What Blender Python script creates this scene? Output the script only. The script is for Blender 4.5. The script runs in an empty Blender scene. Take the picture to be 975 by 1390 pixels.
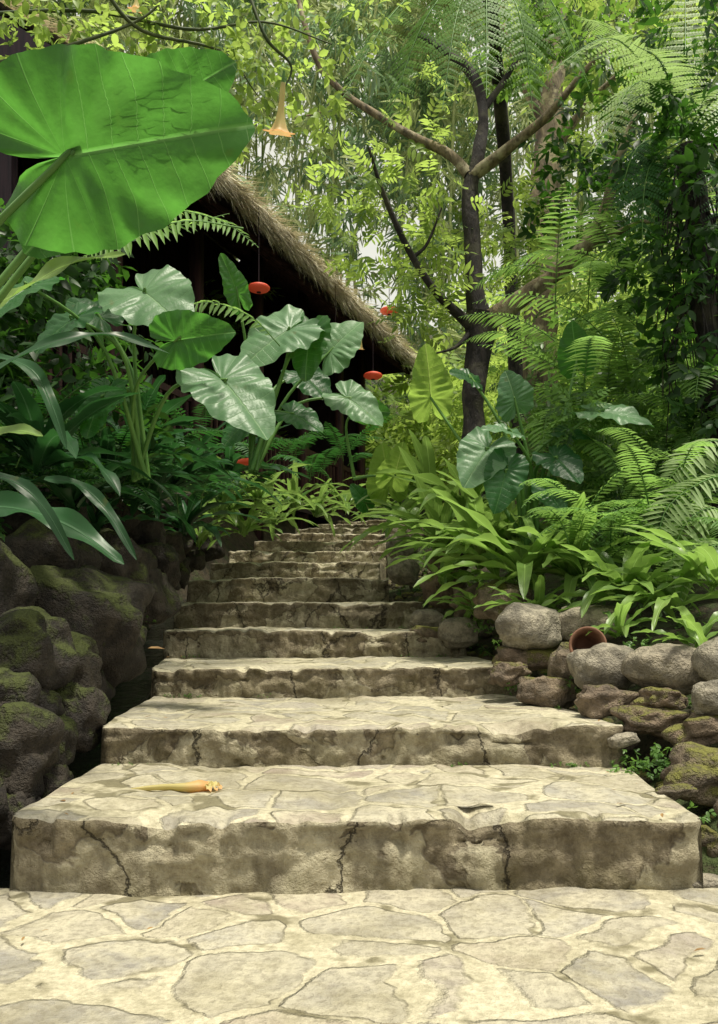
import bpy, bmesh, math, random
import numpy as np
from mathutils import Vector, Matrix, noise
rng=np.random.default_rng(11); random.seed(11)
sc=bpy.context.scene
# image pixel plus estimated depth, unprojected from the camera (0,0,0.73) -> world metres
FO=1150.; HZ=838.; CX=487.; EYE=.73
def W(px,py,d): return np.array([(px-CX)/FO*d, d, EYE+(HZ-py)/FO*d])
def nz(a): 
    a=np.asarray(a,float); return a/np.maximum(np.linalg.norm(a,axis=-1,keepdims=True),1e-9)

# ---------------------------------------------------------------- materials
def newmat(name):
    m=bpy.data.materials.new(name); m.use_nodes=True; nt=m.node_tree; nt.nodes.clear()
    return m,nt
def nd(nt,t,ins=None,**kw):
    n=nt.nodes.new(t)
    for k,v in kw.items(): setattr(n,k,v)
    if ins:
        for k,v in ins.items():
            if isinstance(v,bpy.types.NodeSocket): nt.links.new(v,n.inputs[k])
            else: n.inputs[k].default_value=v
    return n
def c4(c): return (c[0],c[1],c[2],1)
def mathn(nt,op,a,b=None,c=None,clamp=False):
    n=nt.nodes.new('ShaderNodeMath'); n.operation=op; n.use_clamp=clamp
    for i,v in enumerate((a,b,c)):
        if v is None: continue
        if isinstance(v,bpy.types.NodeSocket): nt.links.new(v,n.inputs[i])
        else: n.inputs[i].default_value=v
    return n.outputs[0]
def mixc(nt,f,a,b,mode='MIX'):
    n=nt.nodes.new('ShaderNodeMix'); n.data_type='RGBA'; n.blend_type=mode
    for idx,v in ((0,f),(6,a),(7,b)):
        if isinstance(v,bpy.types.NodeSocket): nt.links.new(v,n.inputs[idx])
        else: n.inputs[idx].default_value= v if idx==0 else c4(v)
    return n.outputs[2]
def ramp(nt,f,stops,interp='LINEAR'):
    n=nt.nodes.new('ShaderNodeValToRGB'); n.color_ramp.interpolation=interp
    e=n.color_ramp.elements
    while len(e)<len(stops): e.new(.5)
    for i,(p,c) in enumerate(stops):
        e[i].position=p; e[i].color=c4(c) if not isinstance(c,(int,float)) else (c,c,c,1)
    nt.links.new(f,n.inputs[0]); return n.outputs[0]
def noisen(nt,vec,scale,detail=4,rough=.55,dist=0):
    n=nd(nt,'ShaderNodeTexNoise',{'Scale':scale,'Detail':detail,'Roughness':rough,'Distortion':dist})
    if vec is not None: nt.links.new(vec,n.inputs['Vector'])
    return n
def finish(nt,shader):
    o=nt.nodes.new('ShaderNodeOutputMaterial'); nt.links.new(shader,o.inputs['Surface'])

def leaf_mat(name,dark,light,trans,tf=.4,rough=.42,veincol=None,veins=False,midrib=.06,nscale=2.0,spec=.5,lite=False):
    m,nt=newmat(name)
    at=nd(nt,'ShaderNodeAttribute',attribute_name='luv')
    sp=nd(nt,'ShaderNodeSeparateXYZ',{0:at.outputs['Vector']})
    if lite:
        f=sp.outputs[2]
        col=mixc(nt,f,dark,light); tc=mixc(nt,f,[t*.5 for t in trans],trans)
        p=nd(nt,'ShaderNodeBsdfPrincipled',{'Base Color':col,'Roughness':rough,'Specular IOR Level':spec})
        t=nd(nt,'ShaderNodeBsdfTranslucent',{'Color':tc})
        finish(nt,nd(nt,'ShaderNodeMixShader',{0:tf,1:p.outputs[0],2:t.outputs[0]}).outputs[0]); return m
    geo=nd(nt,'ShaderNodeNewGeometry')
    n1=noisen(nt,geo.outputs['Position'],nscale,1)
    f=mathn(nt,'ADD',mathn(nt,'MULTIPLY',sp.outputs[2],.65),mathn(nt,'MULTIPLY_ADD',n1.outputs[0],1.2,-.4),clamp=True)
    col=mixc(nt,f,dark,light)
    tcol=mixc(nt,f,[t*.6 for t in trans],trans)
    veincol=veincol or [min(1,l*1.7+.04) for l in light]
    au=mathn(nt,'ABSOLUTE',sp.outputs[0])
    mid=mathn(nt,'SUBTRACT',1,mathn(nt,'DIVIDE',au,midrib),clamp=True)
    v=mid
    bumpsrc=mid
    if veins:
        fr=mathn(nt,'ABSOLUTE',mathn(nt,'SUBTRACT',mathn(nt,'FRACT',mathn(nt,'ADD',sp.outputs[1],20.)),.5))
        vl=mathn(nt,'MULTIPLY',mathn(nt,'SUBTRACT',fr,.47),26.,clamp=True)
        v=mathn(nt,'MAXIMUM',mid,vl)
        n2=noisen(nt,geo.outputs['Position'],45,3)
        n3=noisen(nt,geo.outputs['Position'],7,4,.65)
        col=mixc(nt,mathn(nt,'MULTIPLY',n2.outputs[0],.3),col,[d*.5 for d in dark])
        tcol=mixc(nt,mathn(nt,'MULTIPLY',ramp(nt,n3.outputs[0],[(.36,0.),(.64,1.)]),.65),tcol,[t*.4 for t in trans])
        tcol=mixc(nt,mathn(nt,'MULTIPLY',n2.outputs[0],.35),tcol,[t*.45 for t in trans])
        bumpsrc=mathn(nt,'ADD',v,mathn(nt,'MULTIPLY',n2.outputs[0],.5))
    col=mixc(nt,mathn(nt,'MULTIPLY',v,.6),col,veincol)
    tcol2=mixc(nt,mathn(nt,'MULTIPLY',v,.5),tcol,[min(1,t*1.2+.12) for t in trans])
    nb=noisen(nt,geo.outputs['Position'],14,2)
    bl=ramp(nt,nb.outputs[0],[(.66,0.),(.74,1.)])
    col=mixc(nt,mathn(nt,'MULTIPLY',bl,.35),col,(.16,.13,.04))
    bp=nd(nt,'ShaderNodeBump',{'Strength':.4,'Distance':.01,'Height':bumpsrc})
    p=nd(nt,'ShaderNodeBsdfPrincipled',{'Base Color':col,'Roughness':rough,'Specular IOR Level':spec,'Normal':bp.outputs[0]})
    t=nd(nt,'ShaderNodeBsdfTranslucent',{'Color':tcol2,'Normal':bp.outputs[0]})
    mx=nd(nt,'ShaderNodeMixShader',{0:tf,1:p.outputs[0],2:t.outputs[0]})
    finish(nt,mx.outputs[0]); return m

M={}
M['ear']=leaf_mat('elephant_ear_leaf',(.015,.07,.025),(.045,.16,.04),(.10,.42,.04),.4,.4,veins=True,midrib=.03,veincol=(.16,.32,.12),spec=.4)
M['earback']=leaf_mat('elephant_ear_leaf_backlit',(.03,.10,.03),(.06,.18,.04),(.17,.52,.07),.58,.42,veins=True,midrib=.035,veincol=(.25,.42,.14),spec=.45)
M['earpale']=leaf_mat('elephant_ear_leaf_sky_sheen',(.06,.15,.07),(.16,.30,.14),(.18,.48,.1),.3,.42,veins=True,midrib=.03,veincol=(.32,.48,.26),spec=.45)  # sky reflection on the leaves painted in as a paler base colour
M['eary']=leaf_mat('young_elephant_ear_leaf',(.14,.30,.04),(.28,.48,.08),(.60,.9,.16),.6,.4,veins=True,midrib=.04,veincol=(.35,.5,.15),spec=.4)
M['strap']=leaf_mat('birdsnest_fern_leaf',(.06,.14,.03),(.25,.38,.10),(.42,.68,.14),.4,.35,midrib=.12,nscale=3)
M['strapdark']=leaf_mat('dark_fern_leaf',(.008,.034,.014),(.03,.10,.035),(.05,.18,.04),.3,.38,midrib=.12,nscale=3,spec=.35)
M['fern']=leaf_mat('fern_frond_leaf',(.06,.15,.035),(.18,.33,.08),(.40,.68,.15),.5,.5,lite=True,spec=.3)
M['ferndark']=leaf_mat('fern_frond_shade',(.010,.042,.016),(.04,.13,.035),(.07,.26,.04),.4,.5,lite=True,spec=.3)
M['fernpale']=leaf_mat('fern_frond_pale',(.17,.27,.11),(.38,.50,.23),(.52,.75,.25),.4,.5,lite=True,spec=.3)
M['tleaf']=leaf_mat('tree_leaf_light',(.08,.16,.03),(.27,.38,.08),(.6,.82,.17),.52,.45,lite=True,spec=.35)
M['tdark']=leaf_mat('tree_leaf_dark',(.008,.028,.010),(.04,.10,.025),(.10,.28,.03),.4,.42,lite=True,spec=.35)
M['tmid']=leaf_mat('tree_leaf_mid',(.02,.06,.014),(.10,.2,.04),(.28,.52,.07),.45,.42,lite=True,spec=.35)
M['shrub']=leaf_mat('shrub_leaf',(.018,.06,.016),(.13,.25,.06),(.28,.53,.09),.4,.4,lite=True,spec=.4)
M['bamboo']=leaf_mat('hazed_bamboo_leaf',(.24,.31,.12),(.56,.62,.32),(.88,.98,.50),.55,.5,lite=True)  # leaf colours paled to paint in distance haze
M['bambood']=leaf_mat('hazed_bamboo_leaf_shade',(.18,.28,.18),(.42,.54,.36),(.55,.82,.45),.5,.5,lite=True)  # darker bamboo tone, also paled for painted haze

def simple(name,c1,c2,scale=5,rough=.8,bump=.3,bd=.02,stretch=(1,1,1),detail=3,spec=.3):
    m,nt=newmat(name)
    geo=nd(nt,'ShaderNodeNewGeometry')
    mp=nd(nt,'ShaderNodeMapping',{0:geo.outputs['Position']}); mp.inputs['Scale'].default_value=stretch
    n1=noisen(nt,mp.outputs[0],scale,detail,.6)
    col=mixc(nt,ramp(nt,n1.outputs[0],[(.3,0.),(.7,1.)]),c1,c2)
    bp=nd(nt,'ShaderNodeBump',{'Strength':bump,'Distance':bd,'Height':n1.outputs[0]})
    p=nd(nt,'ShaderNodeBsdfPrincipled',{'Base Color':col,'Roughness':rough,'Specular IOR Level':spec,'Normal':bp.outputs[0]})
    finish(nt,p.outputs[0]); return m
M['stem']=simple('green_stem',(.05,.14,.03),(.13,.26,.06),6,.45,.1)
M['stemdark']=simple('dark_stem',(.02,.04,.015),(.07,.09,.03),6,.6,.1)
M['wood']=simple('shadow_tinted_timber',(.010,.006,.012),(.035,.017,.026),4,.7,.4,stretch=(6,6,.6))  # purple-black shadow under the eave put into the wood colour
M['wood2']=simple('timber_wall',(.025,.012,.018),(.085,.038,.036),3,.7,.4,stretch=(8,8,.5))  # same purple shadow tint in the lighter hut timber
M['thatch']=simple('thatch_straw',(.22,.18,.12),(.55,.49,.35),12,.9,.8,.03)
M['straw']=simple('straw_blade',(.46,.41,.29),(.85,.80,.64),9,.85,.2,detail=2)
M['culm']=simple('bamboo_culm',(.2,.27,.10),(.4,.44,.2),3,.5,.1,detail=1)
M['terracotta']=simple('terracotta',(.14,.07,.045),(.27,.14,.09),9,.75,.3)
M['deadleaf']=simple('dead_leaf',(.12,.06,.025),(.32,.2,.08),9,.7,.3)

def bark(name,c1,c2,lich,sc_=7):
    m,nt=newmat(name); geo=nd(nt,'ShaderNodeNewGeometry')
    mp=nd(nt,'ShaderNodeMapping',{0:geo.outputs['Position']}); mp.inputs['Scale'].default_value=(3,3,1)
    n1=noisen(nt,mp.outputs[0],sc_,5,.65,.6)
    n2=noisen(nt,geo.outputs['Position'],5,4,.6)
    col=mixc(nt,ramp(nt,n1.outputs[0],[(.35,0.),(.65,1.)]),c1,c2)
    col=mixc(nt,ramp(nt,n2.outputs[0],[(.52,0.),(.60,1.)]),col,lich)
    bp=nd(nt,'ShaderNodeBump',{'Strength':.9,'Distance':.03,'Height':n1.outputs[0]})
    p=nd(nt,'ShaderNodeBsdfPrincipled',{'Base Color':col,'Roughness':.85,'Normal':bp.outputs[0]})
    finish(nt,p.outputs[0]); return m
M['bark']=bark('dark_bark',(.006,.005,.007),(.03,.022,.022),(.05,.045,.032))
M['barklit']=bark('lit_branch_bark',(.07,.055,.035),(.26,.2,.12),(.33,.29,.19))  # lit look of the branches painted into a lighter bark colour
M['barkgrey']=bark('grey_bark',(.06,.045,.035),(.24,.19,.12),(.33,.29,.18),4)

def flag_mat():
    m,nt=newmat('flagstone_paving'); geo=nd(nt,'ShaderNodeNewGeometry'); P=geo.outputs['Position']
    nzv=noisen(nt,P,2.3,2); 
    off=nd(nt,'ShaderNodeVectorMath',{0:nzv.outputs['Color'],1:(.5,.5,.5)},operation='SUBTRACT')
    sc2=nd(nt,'ShaderNodeVectorMath',{0:off.outputs[0],'Scale':.20},operation='SCALE')
    nf=noisen(nt,P,14,4,.7)
    off2=nd(nt,'ShaderNodeVectorMath',{0:nf.outputs['Color'],1:(.5,.5,.5)},operation='SUBTRACT')
    sc3=nd(nt,'ShaderNodeVectorMath',{0:off2.outputs[0],'Scale':.042},operation='SCALE')
    v=nd(nt,'ShaderNodeVectorMath',{0:P,1:sc2.outputs[0]},operation='ADD')
    v=nd(nt,'ShaderNodeVectorMath',{0:v.outputs[0],1:sc3.outputs[0]},operation='ADD')
    fl=nd(nt,'ShaderNodeVectorMath',{0:v.outputs[0],1:(1,1.15,0)},operation='MULTIPLY')
    ve=nd(nt,'ShaderNodeTexVoronoi',{'Vector':fl.outputs[0],'Scale':3.9,'Randomness':1.},feature='DISTANCE_TO_EDGE')
    vc=nd(nt,'ShaderNodeTexVoronoi',{'Vector':fl.outputs[0],'Scale':3.9,'Randomness':1.},feature='F1')
    cs=nd(nt,'ShaderNodeSeparateColor',{0:vc.outputs['Color']})
    nw=noisen(nt,P,3.5,3,.6)
    w=mathn(nt,'ADD',ramp(nt,nw.outputs[0],[(.4,.01),(.66,.13)]),mathn(nt,'MULTIPLY',cs.outputs[1],.04))
    e=mathn(nt,'SUBTRACT',ve.outputs['Distance'],w)      # >0 stone
    mask=mathn(nt,'MULTIPLY_ADD',e,28.,.5,clamp=True)
    stone=ramp(nt,cs.outputs[0],[(0.,(.38,.35,.27)),(.25,(.29,.27,.235)),(.45,(.44,.40,.30)),(.62,(.32,.265,.22)),(.8,(.36,.34,.29)),(1.,(.26,.245,.22))])
    ns=noisen(nt,P,6,6,.68); nb=noisen(nt,P,42,4,.72)
    stone=mixc(nt,mathn(nt,'MULTIPLY',ramp(nt,ns.outputs[0],[(.40,0.),(.60,1.)]),.85),stone,(.50,.46,.345))
    stone=mixc(nt,mathn(nt,'MULTIPLY',ramp(nt,nb.outputs[0],[(.38,1.),(.54,0.)]),.45),stone,(.14,.12,.09))
    mort=mixc(nt,ramp(nt,nb.outputs[0],[(.3,0.),(.7,1.)]),(.32,.29,.205),(.62,.57,.42))
    col=mixc(nt,mask,mort,stone)
    nck=noisen(nt,P,6,3,.6)
    crack=mathn(nt,'MULTIPLY',mathn(nt,'SUBTRACT',1.,mathn(nt,'MULTIPLY',mathn(nt,'ABSOLUTE',e),60.),clamp=True),ramp(nt,nck.outputs[0],[(.46,0.),(.60,1.)]))
    col=mixc(nt,mathn(nt,'MULTIPLY',crack,.6),col,(.10,.085,.055))
    nm=noisen(nt,P,2.4,7,.74)
    col=mixc(nt,mathn(nt,'MULTIPLY',ramp(nt,nm.outputs[0],[(.47,0.),(.62,1.)]),.5),col,(.20,.175,.10))
    col=mixc(nt,mathn(nt,'MULTIPLY',mathn(nt,'MULTIPLY',ramp(nt,nck.outputs[0],[(.54,0.),(.62,1.)]),mathn(nt,'SUBTRACT',1.,mask)),.8),col,(.12,.105,.055))
    h=mathn(nt,'ADD',mathn(nt,'MULTIPLY',mask,.5),mathn(nt,'MULTIPLY_ADD',ns.outputs[0],1.1,mathn(nt,'MULTIPLY',nb.outputs[0],.5)))
    bp=nd(nt,'ShaderNodeBump',{'Strength':1.,'Distance':.02,'Height':h})
    p=nd(nt,'ShaderNodeBsdfPrincipled',{'Base Color':col,'Roughness':.8,'Specular IOR Level':.35,'Normal':bp.outputs[0]})
    finish(nt,p.outputs[0]); return m
M['flag']=flag_mat()
def riser_mat():
    m,nt=newmat('weathered_stone_riser'); geo=nd(nt,'ShaderNodeNewGeometry'); P=geo.outputs['Position']
    at=nd(nt,'ShaderNodeAttribute',attribute_name='luv'); sp=nd(nt,'ShaderNodeSeparateXYZ',{0:at.outputs['Vector']})
    n1=noisen(nt,P,2.8,5,.6,.5); n2=noisen(nt,P,11,7,.74); n3=noisen(nt,P,60,3,.7)
    hgt=mathn(nt,'MULTIPLY_ADD',sp.outputs[1],-.12,n1.outputs[0])
    pl=ramp(nt,hgt,[(.42,0.),(.44,1.)])
    edge=ramp(nt,hgt,[(.40,0.),(.42,1.),(.44,0.)])
    stone=mixc(nt,ramp(nt,n2.outputs[0],[(.36,0.),(.64,1.)]),(.13,.105,.07),(.40,.345,.24))
    plast=mixc(nt,ramp(nt,n2.outputs[0],[(.38,0.),(.60,1.)]),(.30,.26,.18),(.56,.51,.37))
    col=mixc(nt,pl,stone,plast)
    col=mixc(nt,mathn(nt,'MULTIPLY',edge,.45),col,(.06,.045,.032))
    nm=noisen(nt,P,4,6,.72)
    mo=mathn(nt,'MULTIPLY_ADD',sp.outputs[1],-.2,nm.outputs[0])
    col=mixc(nt,mathn(nt,'MULTIPLY',ramp(nt,mo,[(.34,0.),(.52,1.)]),.55),col,(.13,.115,.05))
    mp=nd(nt,'ShaderNodeMapping',{0:P}); mp.inputs['Scale'].default_value=(1.1,.6,.6)
    dd=nd(nt,'ShaderNodeVectorMath',{0:nm.outputs['Color'],'Scale':.22},operation='SCALE')
    va=nd(nt,'ShaderNodeVectorMath',{0:mp.outputs[0],1:dd.outputs[0]},operation='ADD')
    vo=nd(nt,'ShaderNodeTexVoronoi',{'Vector':va.outputs[0],'Scale':1.3},feature='DISTANCE_TO_EDGE')
    cr=mathn(nt,'SUBTRACT',1.,mathn(nt,'MULTIPLY',vo.outputs[0],120.),clamp=True)
    col=mixc(nt,mathn(nt,'MULTIPLY',cr,.8),col,(.03,.024,.018))
    ms=nd(nt,'ShaderNodeMapping',{0:P}); ms.inputs['Scale'].default_value=(7,7,2)
    nk=noisen(nt,ms.outputs[0],1.1,5,.7)
    col=mixc(nt,mathn(nt,'MULTIPLY',ramp(nt,nk.outputs[0],[(.46,0.),(.66,1.)]),.6),col,(.10,.08,.055))
    h=mathn(nt,'ADD',mathn(nt,'MULTIPLY',pl,.35),mathn(nt,'MULTIPLY_ADD',n2.outputs[0],1.5,mathn(nt,'MULTIPLY',n3.outputs[0],.5)))
    h=mathn(nt,'SUBTRACT',h,cr)
    bp=nd(nt,'ShaderNodeBump',{'Strength':1.,'Distance':.028,'Height':h})
    p=nd(nt,'ShaderNodeBsdfPrincipled',{'Base Color':col,'Roughness':.88,'Specular IOR Level':.25,'Normal':bp.outputs[0]})
    finish(nt,p.outputs[0]); return m
M['riser']=riser_mat()
def rock_mat(name,c1,c2,c3,moss,mossth):
    m,nt=newmat(name); geo=nd(nt,'ShaderNodeNewGeometry'); P=geo.outputs['Position']
    oi=nd(nt,'ShaderNodeObjectInfo')
    n1=noisen(nt,P,4,4,.6,.3); n2=noisen(nt,P,16,5,.72); n3=noisen(nt,P,90,2,.7)
    col=mixc(nt,ramp(nt,n1.outputs[0],[(.38,0.),(.62,1.)]),c1,c2)
    col=mixc(nt,mathn(nt,'MULTIPLY',oi.outputs['Random'],.6),col,c3)
    col=mixc(nt,mathn(nt,'MULTIPLY',ramp(nt,n2.outputs[0],[(.42,1.),(.56,0.)]),.6),col,[c*.4 for c in c1])
    sn=nd(nt,'ShaderNodeSeparateXYZ',{0:geo.outputs['Normal']})
    nm=noisen(nt,P,5,6,.72)
    mk=mathn(nt,'ADD',mathn(nt,'MULTIPLY',sn.outputs[2],.16),nm.outputs[0])
    mk=ramp(nt,mk,[(mossth,0.),(mossth+.11,1.)])
    mc=mixc(nt,n3.outputs[0],[c*.3 for c in moss],[c*1.4 for c in moss])
    col=mixc(nt,mathn(nt,'MULTIPLY',mk,.9),col,mc)
    h=mathn(nt,'ADD',mathn(nt,'MULTIPLY_ADD',n3.outputs[0],.6,n2.outputs[0]),mathn(nt,'MULTIPLY',mk,.8))
    bp=nd(nt,'ShaderNodeBump',{'Strength':.9,'Distance':.025,'Height':h})
    p=nd(nt,'ShaderNodeBsdfPrincipled',{'Base Color':col,'Roughness':.8,'Specular IOR Level':.35,'Normal':bp.outputs[0]})
    finish(nt,p.outputs[0]); return m
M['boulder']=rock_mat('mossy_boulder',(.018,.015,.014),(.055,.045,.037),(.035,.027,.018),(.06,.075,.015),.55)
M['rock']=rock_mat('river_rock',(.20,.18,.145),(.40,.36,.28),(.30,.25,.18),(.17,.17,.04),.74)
M['rockmoss']=rock_mat('moss_rock',(.12,.10,.075),(.25,.205,.145),(.20,.13,.09),(.18,.18,.035),.57)
M['soil']=rock_mat('forest_floor',(.03,.024,.016),(.07,.05,.03),(.05,.04,.02),(.05,.075,.018),.60)
def water_mat():
    m,nt=newmat('stream_water'); geo=nd(nt,'ShaderNodeNewGeometry')
    n=noisen(nt,geo.outputs['Position'],14,4,.6,1.)
    bp=nd(nt,'ShaderNodeBump',{'Strength':.5,'Distance':.03,'Height':n.outputs[0]})
    p=nd(nt,'ShaderNodeBsdfPrincipled',{'Base Color':(.012,.014,.012,1),'Roughness':.06,'Normal':bp.outputs[0]})
    finish(nt,p.outputs[0]); return m
M['water']=water_mat()
def flower_mat(name,a,b):
    m,nt=newmat(name); at=nd(nt,'ShaderNodeAttribute',attribute_name='luv'); sp=nd(nt,'ShaderNodeSeparateXYZ',{0:at.outputs['Vector']})
    col=mixc(nt,ramp(nt,sp.outputs[1],[(.6,0.),(.98,1.)]),a,b)
    p=nd(nt,'ShaderNodeBsdfPrincipled',{'Base Color':col,'Roughness':.5}); t=nd(nt,'ShaderNodeBsdfTranslucent',{'Color':col})
    finish(nt,nd(nt,'ShaderNodeMixShader',{0:.45,1:p.outputs[0],2:t.outputs[0]}).outputs[0]); return m
M['flower']=flower_mat('trumpet_flower_petal',(.66,.58,.26),(.8,.42,.18))
def lantern_mat():
    m,nt=newmat('red_lantern_paper'); geo=nd(nt,'ShaderNodeNewGeometry')
    n=noisen(nt,geo.outputs['Position'],8,3)
    col=mixc(nt,n.outputs[0],(.45,.04,.02),(.65,.09,.04))
    p=nd(nt,'ShaderNodeBsdfPrincipled',{'Base Color':col,'Roughness':.6,'Emission Color':(1,.12,.04,1),'Emission Strength':.12})
    finish(nt,p.outputs[0]); return m
M['lantern']=lantern_mat()

# ---------------------------------------------------------------- mesh builder
class T:
    def __init__(s,v,faces,uv):
        s.v=np.array(v,float); s.uv=np.array(uv,float)
        s.fl=np.array([i for f in faces for i in f],np.int64); s.ft=np.array([len(f) for f in faces],np.int64)
class MB:
    def __init__(s): s.v=[];s.l=[];s.t=[];s.u=[];s.m=[];s.n=0
    def raw(s,v,fl,ft,luv,mat=0):
        s.v.append(v); s.l.append(fl+s.n); s.t.append(ft); s.u.append(luv); s.m.append(np.full(len(ft),mat)); s.n+=len(v)
    def grid(s,P,luv,mat=0,wrap=False):
        r,c=P.shape[:2]; idx=np.arange(r*c).reshape(r,c)
        if wrap: idx=np.concatenate([idx,idx[:,:1]],1)
        q=np.stack([idx[:-1,:-1],idx[:-1,1:],idx[1:,1:],idx[1:,:-1]],-1).reshape(-1)
        s.raw(P.reshape(-1,3),q,np.full(len(q)//4,4),luv.reshape(-1,3),mat)
    def many(s,t,pos,Y,Z,S,rnd,mat=0):
        pos=np.atleast_2d(pos); n=len(pos); Y=nz(np.broadcast_to(Y,(n,3))); Z=np.broadcast_to(Z,(n,3))
        X=nz(np.cross(Y,Z)+1e-6); Z=np.cross(X,Y)
        S=np.asarray(S,float)
        if S.ndim==0: S=np.full((n,3),float(S))
        elif S.ndim==1 and len(S)==n and n!=3: S=np.repeat(S[:,None],3,1)
        elif S.ndim==1: S=np.broadcast_to(S,(n,3)) if len(S)==3 and n!=3 else np.repeat(S[:,None],3,1)
        L=t.v[None]*S[:,None]
        P=pos[:,None]+L[...,0:1]*X[:,None]+L[...,1:2]*Y[:,None]+L[...,2:3]*Z[:,None]
        k=len(t.v)
        uv=np.zeros((n,k,3)); uv[...,:2]=t.uv[None,:,:2]; uv[...,2]=np.broadcast_to(rnd,(n,))[:,None]
        fl=(t.fl[None]+(np.arange(n)*k)[:,None]).reshape(-1)
        s.raw(P.reshape(-1,3),fl,np.tile(t.ft,n),uv.reshape(-1,3),mat)
    def build(s,name,mats,smooth=True,parent=None):
        v=np.concatenate(s.v); l=np.concatenate(s.l); t=np.concatenate(s.t); u=np.concatenate(s.u); mi=np.concatenate(s.m)
        me=bpy.data.meshes.new(name); me.vertices.add(len(v)); me.vertices.foreach_set('co',v.astype(np.float32).ravel())
        me.loops.add(len(l)); me.loops.foreach_set('vertex_index',l.astype(np.int32))
        me.polygons.add(len(t)); st=np.concatenate([[0],np.cumsum(t)[:-1]])
        me.polygons.foreach_set('loop_start',st.astype(np.int32))
        me.polygons.foreach_set('material_index',mi.astype(np.int32))
        me.polygons.foreach_set('use_smooth',np.full(len(t),smooth))
        me.update(calc_edges=True)
        a=me.attributes.new('luv','FLOAT_VECTOR','POINT'); a.data.foreach_set('vector',u.astype(np.float32).ravel())
        for m in mats: me.materials.append(m)
        o=bpy.data.objects.new(name,me); sc.collection.objects.link(o)
        if parent: o.parent=parent
        return o
def empty(name,loc=(0,0,0)):
    e=bpy.data.objects.new(name,None); e.empty_display_size=.3; sc.collection.objects.link(e); return e
def spline(pts,n):
    p=np.array(pts,float); k=len(p)
    if k==2: return p[0]+(p[1]-p[0])*np.linspace(0,1,n)[:,None]
    q=np.vstack([2*p[0]-p[1],p,2*p[-1]-p[-2]]); out=[]
    for t in np.linspace(0,k-1-1e-6,n):
        i=int(t); f=t-i; a,b,c,d=q[i:i+4]
        out.append(.5*((2*b)+(c-a)*f+(2*a-5*b+4*c-d)*f*f+(3*b-a-3*c+d)*f**3))
    return np.array(out)
def tube(mb,pts,radii,n=20,sides=8,mat=0,rough=0,close=False):
    p=spline(pts,n); r=np.interp(np.linspace(0,1,n),np.linspace(0,1,len(radii)),radii)
    tg=nz(np.gradient(p,axis=0)); ref=np.array([0.,0,1]) if abs(tg[n//2][2])<.9 else np.array([0.,1,0])
    A=nz(np.cross(tg,ref)); B=np.cross(tg,A); th=np.linspace(0,2*np.pi,sides,endpoint=False)
    rr=np.repeat(r[:,None],sides,1)
    if rough:
        for i in range(n):
            for j in range(sides):
                rr[i,j]*=1+rough*noise.noise(Vector((math.cos(th[j])*1.3+p[i,0]*3,math.sin(th[j])*1.3,p[i,2]*4+p[i,0]*4)))
    P=p[:,None]+rr[...,None]*(np.cos(th)[None,:,None]*A[:,None]+np.sin(th)[None,:,None]*B[:,None])
    lu=np.zeros((n,sides,3)); lu[...,0]=.5; lu[...,1]=np.linspace(0,1,n)[:,None]
    mb.grid(P,lu,mat,wrap=True)
# leaf templates (grow along +Y, normal +Z)
def T_leaf(w=.36,fold=.12,droop=.15):
    v=[(0,0,0)];uv=[(0,0)]
    for y,ww in ((.22,.75),(.6,.9)):
        for sx in (-1,0,1):
            v.append((sx*w/2*ww,y,(fold*w if sx else 0)-droop*y*y)); uv.append((sx,y))
    v.append((0,1,-droop)); uv.append((0,1))
    f=[(0,2,1),(0,3,2),(1,2,5,4),(2,3,6,5),(4,5,7),(5,6,7)]
    return T(v,f,uv)
def T_dia(w=.25,droop=.1):
    return T([(0,0,0),(w/2,.4,0),(0,1,-droop),(-w/2,.4,0)],[(0,1,2),(2,3,0)],[(0,0),(1,.4),(0,1),(-1,.4)])
def combine(t,items):
    mb=MB()
    for (p,y,z,s) in items: mb.many(t,np.array([p],float),np.array([y],float),np.array([z],float),np.array([[s,s,s]]),0.)
    v=np.concatenate(mb.v); l=np.concatenate(mb.l); ft=np.concatenate(mb.t); u=np.concatenate(mb.u)
    o=T([(0,0,0)],[(0,)],[(0,0)]); o.v=v;o.uv=u[:,:2];o.fl=l;o.ft=ft; return o
LEAF=T_leaf(); LEAFW=T_leaf(.5,.1,.2); DIA=T_dia(.3); NDIA=T_dia(.15,.25)
r2=random.Random(3)
def pin_twig(n,t,s):
    it=[]
    for i in range(n):
        y=.15+.8*i/n
        for sx in (-1,1):
            it.append(((0,y,-.15*y*y),(sx*.9,.55+r2.uniform(-.15,.15),-.15+r2.uniform(-.15,.15)),(r2.uniform(-.2,.2),r2.uniform(-.2,.2),1),s*(.75+.5*math.sin(math.pi*(i+.7)/n))*r2.uniform(.85,1.15)))
    it.append(((0,.93,-.13),(0,1,-.2),(0,0,1),s)); return combine(t,it)
TWIG=pin_twig(4,T_dia(.4,.12),.38)
TWIGN=pin_twig(4,LEAF,.38)
TWIGB=combine(LEAFW,[((0,.1*i,0),(math.cos(a)*.8,.5+.1*i,math.sin(a)*.5-.15),(r2.uniform(-.3,.3),r2.uniform(-.3,.3),1),.55*r2.uniform(.7,1.1)) for i,a in enumerate([0.,2.4,4.6,1.2,3.5])])
SPRAY=combine(NDIA,[((r2.uniform(-.15,.15),r2.uniform(0,.5),r2.uniform(-.1,.1)),(r2.uniform(-1,1),r2.uniform(.1,.9),r2.uniform(-.9,.2)),(r2.uniform(-.4,.4),r2.uniform(-.4,.4),1),.55*r2.uniform(.7,1.2)) for i in range(11)])
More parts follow.
